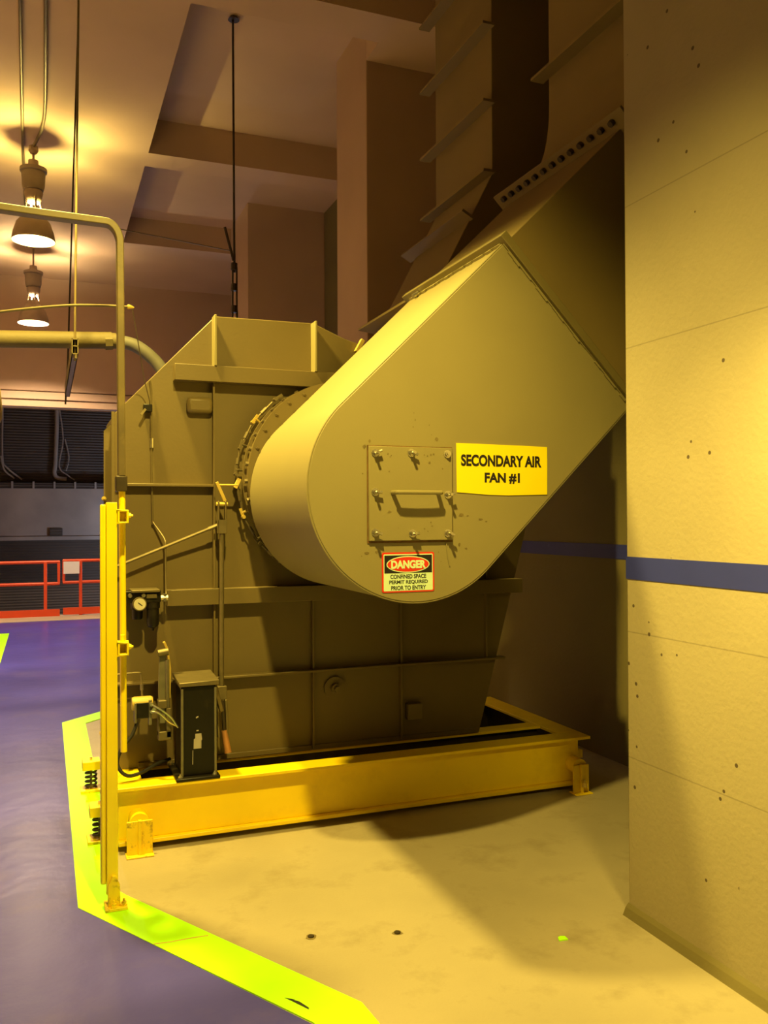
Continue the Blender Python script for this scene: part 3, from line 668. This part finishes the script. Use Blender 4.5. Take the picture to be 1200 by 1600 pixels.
m = MB(); m.hexbolt((0.303,3.725,0.017), 0.010, 0.02, 'z', 1); m.build('anchor_bolt', 'chipped', gp)
for z in (1.617, 1.068):
    m = MB()
    m.box(0.280,0.330,3.79,3.80,z-0.028,z+0.028); m.box(0.280,0.287,3.752,3.80,z-0.028,z+0.028)
    m.box(0.281,0.324,3.735,3.790,z+0.020,z+0.028); m.box(0.281,0.324,3.735,3.790,z-0.028,z-0.020); m.box(0.317,0.326,3.735,3.790,z-0.028,z+0.028); m.box(0.281,0.290,3.735,3.752,z-0.028,z+0.028)
    c1 = m.build('clamp', 'post', gp, 0.003)
    m = MB(); m.hexbolt((0.326,3.765,z+0.005), 0.011, 0.014, 'x', 1); m.build('clamp_bolt', 'post', c1)
    m = MB(); m.tube([(0.303,3.77,z+0.028),(0.303,3.77,z+0.055)], 0.010, 8); m.build('clamp_stud', 'post', c1)
bp = thing('bent_pole', (0.306, 3.85, 0.6), 'tall bent pole clamped to the yellow post, its top running left', 'pole')
MB().tube([(0.314,3.85,0.615),(0.308,3.85,1.735)], 0.0138, 16).build('lower_tube', 'post', bp)
MB().box(0.281,0.328,3.815,3.885,1.725,1.79).build('sleeve', 'dark_steel_and_shade', bp, 0.004)
top = [(0.306,3.85,1.79),(0.302,3.85,2.60),(0.301,3.85,2.70)] + [(0.241+0.06*math.cos(math.radians(a)), 3.85, 2.785+0.085*math.sin(math.radians(a))) for a in range(0, 91, 9)] + [(0.0,3.85,2.874),(-0.25,3.85,2.882),(-0.9,3.85,2.895)]
MB().bar(top, 0.030, 0.055, (0,1,0)).build('upper_bar', 'pole', bp, 0.004)

# ================================================================== PIPE, HANGERS, RODS, LAMPS
pp_ = thing('overhead_pipe', (0, 5.8, 2.72), 'horizontal lagged pipe at upper left ending in a grey hose', 'pipe')
MB().tube([(-3,5.8,2.63),(-0.25,5.8,2.72),(0.40,5.8,2.758)], 0.053, 24).build('pipe_run', 'pipe', pp_)
m = MB(); m.tube([(0.36,5.8,2.752),(0.405,5.8,2.756)], 0.058, 8); m.tube([(0.405,5.8,2.756),(0.43,5.8,2.758)], 0.05, 20); m.build('coupling', 'pipe', pp_)
MB().tube(smooth_path([(0.42,5.8,2.757),(0.54,5.8,2.738),(0.65,5.8,2.665),(0.73,5.8,2.565),(0.79,5.8,2.40),(0.80,5.8,2.2),(0.80,5.8,1.2)], 6), 0.042, 20).build('flexible_hose', 'hose', pp_)
st = thing('pipe_hanger', (0.165, 6.2, 2.6), 'slotted strut hanger carrying the lagged pipe, hung on two thin rods', 'hanger')
m = MB()
for z0_, z1_ in ((2.565,2.61),(2.61,2.655)):
    m.box(0.147,0.183,5.3,7.15,z0_,z0_+0.005); m.box(0.147,0.152,5.3,7.15,z0_,z1_); m.box(0.178,0.183,5.3,7.15,z0_,z1_)
m.box(0.147,0.183,5.3,7.15,2.65,2.656)
m.build('strut', 'rod', st)
MB().tube([(0.165,5.33,2.53),(0.166,5.34,2.75),(0.20,5.4,5.6)], 0.0065, 8).build('hanger_rod', 'pole', st)
MB().tube([(0.150,7.1,2.50),(0.165,7.1,2.75),(0.255,7.4,5.6)], 0.0065, 8).build('hanger_rod', 'dark_steel_and_shade', st)
MB().tube([(0.165,5.33,2.545),(0.165,5.33,2.565)], 0.014, 6).build('nut', 'steel', st)
hr = thing('tie_rod', (1.53, 7.44, 2.6), 'dark tie rod hanging from the ceiling behind the casing, turnbuckle near its foot', 'rod')
MB().tube([(1.528,7.44,5.98),(1.535,7.44,3.75)], 0.010, 8).build('upper_rod', 'dark_steel_and_shade', hr)
MB().tube([(1.535,7.44,5.95),(1.535,7.44,5.979)], 0.05, 12, 0.03).build('ceiling_cup', 'dark_steel_and_shade', hr)
m = MB(); m.tube([(1.52,7.44,3.82),(1.517,7.44,3.35)], 0.009, 8); m.tube([(1.555,7.44,3.80),(1.555,7.44,3.40)], 0.008, 8); m.build('turnbuckle', 'dark_steel_and_shade', hr)
for z in (3.80, 3.62, 3.43):
    m = MB(); m.tube([(1.53,7.44,z-0.03),(1.535,7.44,z+0.03)], 0.028, 8); m.build('turnbuckle_nut', 'dark_steel_and_shade', hr)
MB().tube([(1.555,7.44,3.42),(1.568,7.44,1.0)], 0.010, 8).build('lower_rod', 'dark_steel_and_shade', hr)
MB().tube([(1.52,7.40,3.84),(1.445,7.40,4.12)], 0.012, 8).build('loose_tail', 'dark_steel_and_shade', hr)
gw = MB(); gw.tube([(0.335,7.43,4.03),(0.9,7.43,3.985),(1.52,7.43,3.93)], 0.0045, 6)
tag(gw.build('guy_wire', 'rod'), 'thin pale wire strung from the lamp area to the dark tie rod', 'wire')

def highbay(x, y, dz, label, bulb, top):
    t = thing('pendant_lamp', (x, y, 4.50+dz), label, 'lamp', 'high bay pendant lamps')
    def L(pr): return [(r, h+dz) for r, h in pr]
    MB().lathe((x,y,0), L([(0.013,top),(0.013,5.36)]), 12).build('stem', 'shade_out', t)
    MB().lathe((x,y,0), L([(0.0,5.36),(0.05,5.36),(0.055,5.29),(0.0,5.29)]), 16).build('stem_hub', 'shade_out', t)
    MB().lathe((x,y,0), L([(0.0,5.29),(0.10,5.288),(0.118,5.28),(0.134,5.275),(0.134,5.24),(0.118,5.235),(0.112,5.10),(0.10,5.05),(0.0,5.05)]), 28).build('ballast', 'ballast', t)
    MB().lathe((x,y,0), L([(0.085,5.05),(0.095,5.02),(0.078,4.95),(0.06,4.92),(0.0,4.92)]), 24).build('neck', 'shade_out', t)
    m = MB(); n = 40
    m.lathe((x,y,0), L([(0.080,4.845),(0.088,4.80),(0.10,4.78),(0.165,4.70),(0.198,4.60),(0.212,4.52),(0.208,4.52),(0.193,4.60),(0.160,4.696),(0.097,4.774),(0.084,4.797),(0.077,4.843)]), n, 'z', closed=True)
    m.build('reflector', 'shade_in', t)
    m = MB(); m.lathe((x,y,0), L([(0.084,4.847),(0.092,4.802),(0.103,4.784),(0.169,4.704),(0.203,4.602),(0.217,4.518),(0.213,4.518),(0.199,4.602),(0.166,4.701),(0.101,4.781),(0.0885,4.80),(0.081,4.8455)]), n, 'z', closed=True); m.build('reflector_shell', 'shade_out', t)
    m = MB()
    for k in range(4):
        a = 2*PI*k/4 + 0.35; c, s_ = math.cos(a), math.sin(a)
        m.bar([(x+0.066*c, y+0.066*s_, 4.93+dz), (x+0.082*c, y+0.082*s_, 4.835+dz)], 0.020, 0.006, (c, s_, 0.01))
    m.build('cage', 'shade_out', t)
    m = MB(); m.lathe((x,y,0), L([(0.0,4.83),(0.02,4.822),(0.032,4.79),(0.032,4.755),(0.018,4.725),(0.0,4.715)]), 16); m.build('bulb', bulb, t)
    return t
highbay(-0.105, 9.70, 0.0, 'nearer pendant lamp with glowing dome reflector, above the bent pole top', 'bulb', 5.43)
highbay(-0.150, 13.65, -0.02, 'farther pendant lamp half hidden behind the lagged pipe', 'bulb_far', 5.615)
spot('pendant_lamp_light', (-0.105, 9.70, 4.60), 560, (1.0, 0.74, 0.36), 104, 0.3, 0.05)
spot('pendant_lamp_light', (-0.150, 13.65, 4.58), 430, (1.0, 0.72, 0.46), 140, 0.3, 0.05)
cd_ = thing('conduit_drop', (-0.02, 9.4, 5.55), 'ceiling conduit that bends down to the nearer pendant lamp', 'conduit')
MB().tube(smooth_path([(0.012,2.0,5.573),(0.012,6.0,5.573),(0.010,8.6,5.573),(-0.015,9.3,5.573),(-0.055,9.52,5.545),(-0.10,9.66,5.50)], 6), 0.017, 10).build('conduit_tube', 'rod', cd_)
MB().lathe((-0.105,9.70,0), [(0.0,5.52),(0.045,5.51),(0.05,5.46),(0.03,5.43),(0.0,5.43)], 14).build('conduit_box', 'shade_out', cd_)
tag(MB().tube([(-0.16,2.0,5.573),(-0.168,7.0,5.573),(-0.212,10.0,5.573),(-0.23,13.5,5.573)], 0.015, 10).build('ceiling_conduit', 'rod'), 'straight ceiling conduit left of the one feeding the lamp', 'conduit')

# ================================================================== FAR SIDE: RAILING, PIT WALL PIECES
def railing(name, x0, x1, posts, dz, label, end):
    t = thing(name, ((x0+x1)/2, 15.5, 0.012), label, 'railing', 'orange red railing sections')
    r = 0.027
    MB().tube([(x0,15.5,0.915+dz),(x1,15.5,0.915+dz)], r, 12).build('top_rail', 'rail', t)
    MB().tube([(x0,15.5,0.553+dz),(x1,15.5,0.553+dz)], r, 12).build('middle_rail', 'rail', t)
    for i, x in enumerate(posts):
        MB().box(x-0.026,x+0.026,15.47,15.53,0.013,0.915+dz).build('rail_post', 'rail', t, 0.004)
    MB().box(end-0.022,end+0.022,15.478,15.522,0.553+dz,0.93+dz).build('end_post', 'rail', t, 0.004)
    MB().box(x0,x1,15.455,15.468,0.013+max(dz,0),0.13+dz).build('toe_board', 'rail', t, 0.002)
railing('safety_railing', -3.0, 0.235, (0.012,-1.3,-2.6), 0.0, 'orange red railing section ending left of the white board', 0.22)
railing('safety_railing', 0.285, 2.85, (0.565,1.8), 0.016, 'orange red railing section with a white board hung on it', 0.30)
tag(MB().box(0.293,0.546,15.425,15.435,0.715,0.92).build('white_board', 'white', None, 0.002), 'blank white board hung on the orange red railing', 'board')
tr = thing('cable_tray', (0, 20.1, 2.32), 'dark cable tray along the top of the far concrete beam', 'cable tray')
m = MB(); m.box(-6,7,20.02,20.29,2.302,2.32); m.box(-6,7,20.0,20.02,2.302,2.42); m.build('tray', 'dark_panel', tr)
for i in range(9):
    m = MB(); x = -1.5 + i*0.42; m.box(x,x+0.04,19.98,20.0,2.302,2.45); m.build('tray_bracket', 'far_concrete', tr)
vp = thing('wall_conduit', (0.22, 20.25, 2.5), 'upright conduit with branching cables on the dark far wall', 'conduit')
MB().tube(smooth_path([(0.25,20.22,4.2),(0.25,20.22,3.6),(0.22,20.22,2.85),(0.20,20.22,2.66),(0.26,20.2,2.55),(0.45,20.2,2.52)], 5), 0.045, 10).build('conduit_tube', 'far_concrete', vp)
for pts in ([(0.30,20.22,4.1),(0.38,20.22,3.4),(0.30,20.22,2.8),(0.48,20.2,2.6),(0.62,20.2,2.5)], [(0.42,20.24,3.4),(0.50,20.24,3.0),(0.44,20.24,2.7)]):
    MB().tube(smooth_path(pts, 5), 0.016, 6).build('cable', 'far_concrete', vp)
tag(MB().box(0.10,0.36,19.95,19.999,1.28,1.45).build('junction_box', 'dark_panel', None, 0.01), 'small dark box on the far concrete beam ledge', 'box')
cb = thing('cable_bundle', (-0.75, 20.2, 2.5), 'loose cable bundle on the far dark wall at the left edge', 'cables')
for pts in ([(-0.83,20.22,4.2),(-0.84,20.22,3.0),(-0.75,20.2,2.75),(-0.45,20.2,2.5)], [(-0.87,20.2,3.0),(-0.8,20.2,2.7),(-0.6,20.2,2.52)]):
    MB().tube(smooth_path(pts, 5), 0.02, 6).build('cable', 'far_concrete', cb)
hf = thing('yellow_fixture', (-0.47, 9.0, 2.5), 'yellow hanging fixture just showing at the left edge', 'fixture')
m = MB(); m.lathe((-0.53,9.0,0), [(0.0,2.93),(0.11,2.93),(0.14,2.86),(0.155,2.70),(0.155,2.58),(0.13,2.52),(0.0,2.52)], 28); m.build('fixture_body', 'lug', hf)
m = MB(); m.tube([(-0.53,9.0,2.93),(-0.53,9.0,5.6)], 0.012, 8); m.build('stem', 'rod', hf)

# ================================================================== SMALL THINGS ON THE FLOOR
def stub(x, y, label):
    t = thing('anchor_stub', (x, y, 0), label, 'bolt stub', 'cut anchor bolts in the floor')
    m = MB(); m.lathe((x,y,0), [(0.0,0.006),(0.012,0.006),(0.014,0.0),(0.0,0.0)], 10); m.build('bolt_end', 'dark_steel_and_shade', t)
    m = MB(); vs = [(x+random.uniform(.014,.024)*math.cos(2*PI*i/9)*1.2, y+random.uniform(.014,.024)*math.sin(2*PI*i/9), 0.0015) for i in range(9)]; m.add(vs, [list(range(9))]); m.build('stain', 'chip', t)
stub(0.950, 3.207, 'cut bolt stub in the bare floor, nearer the yellow line')
stub(1.269, 3.112, 'cut bolt stub in the bare floor, farther from the yellow line')
m = MB(); m.slab([(1.812,2.822),(1.850,2.818),(1.852,2.845),(1.836,2.852),(1.822,2.846)], 0.0, 0.004)
tag(m.build('paint_flake', 'line'), 'bright yellow-green flake lying on the bare floor near the right wall', 'flake')

m = MB(); m.slab([(0.744,2.826),(0.762,2.796),(0.80,2.728),(0.803,2.738),(0.784,2.785),(0.768,2.802),(0.775,2.80)], 0.005, 0.0058)
tag(m.build('scrape_mark', 'rubber'), 'dark scrape across the yellow line near the bottom of the photo', 'scrape mark')
m = MB(); m.slab([(0.381,3.369),(0.44,3.362),(0.52,3.364),(0.584,3.360),(0.584,3.353),(0.52,3.357),(0.44,3.355),(0.381,3.362)], 0.005, 0.0056)
tag(m.build('paint_seam', 'lug'), 'brownish seam across the yellow line just right of the post foot', 'paint seam')
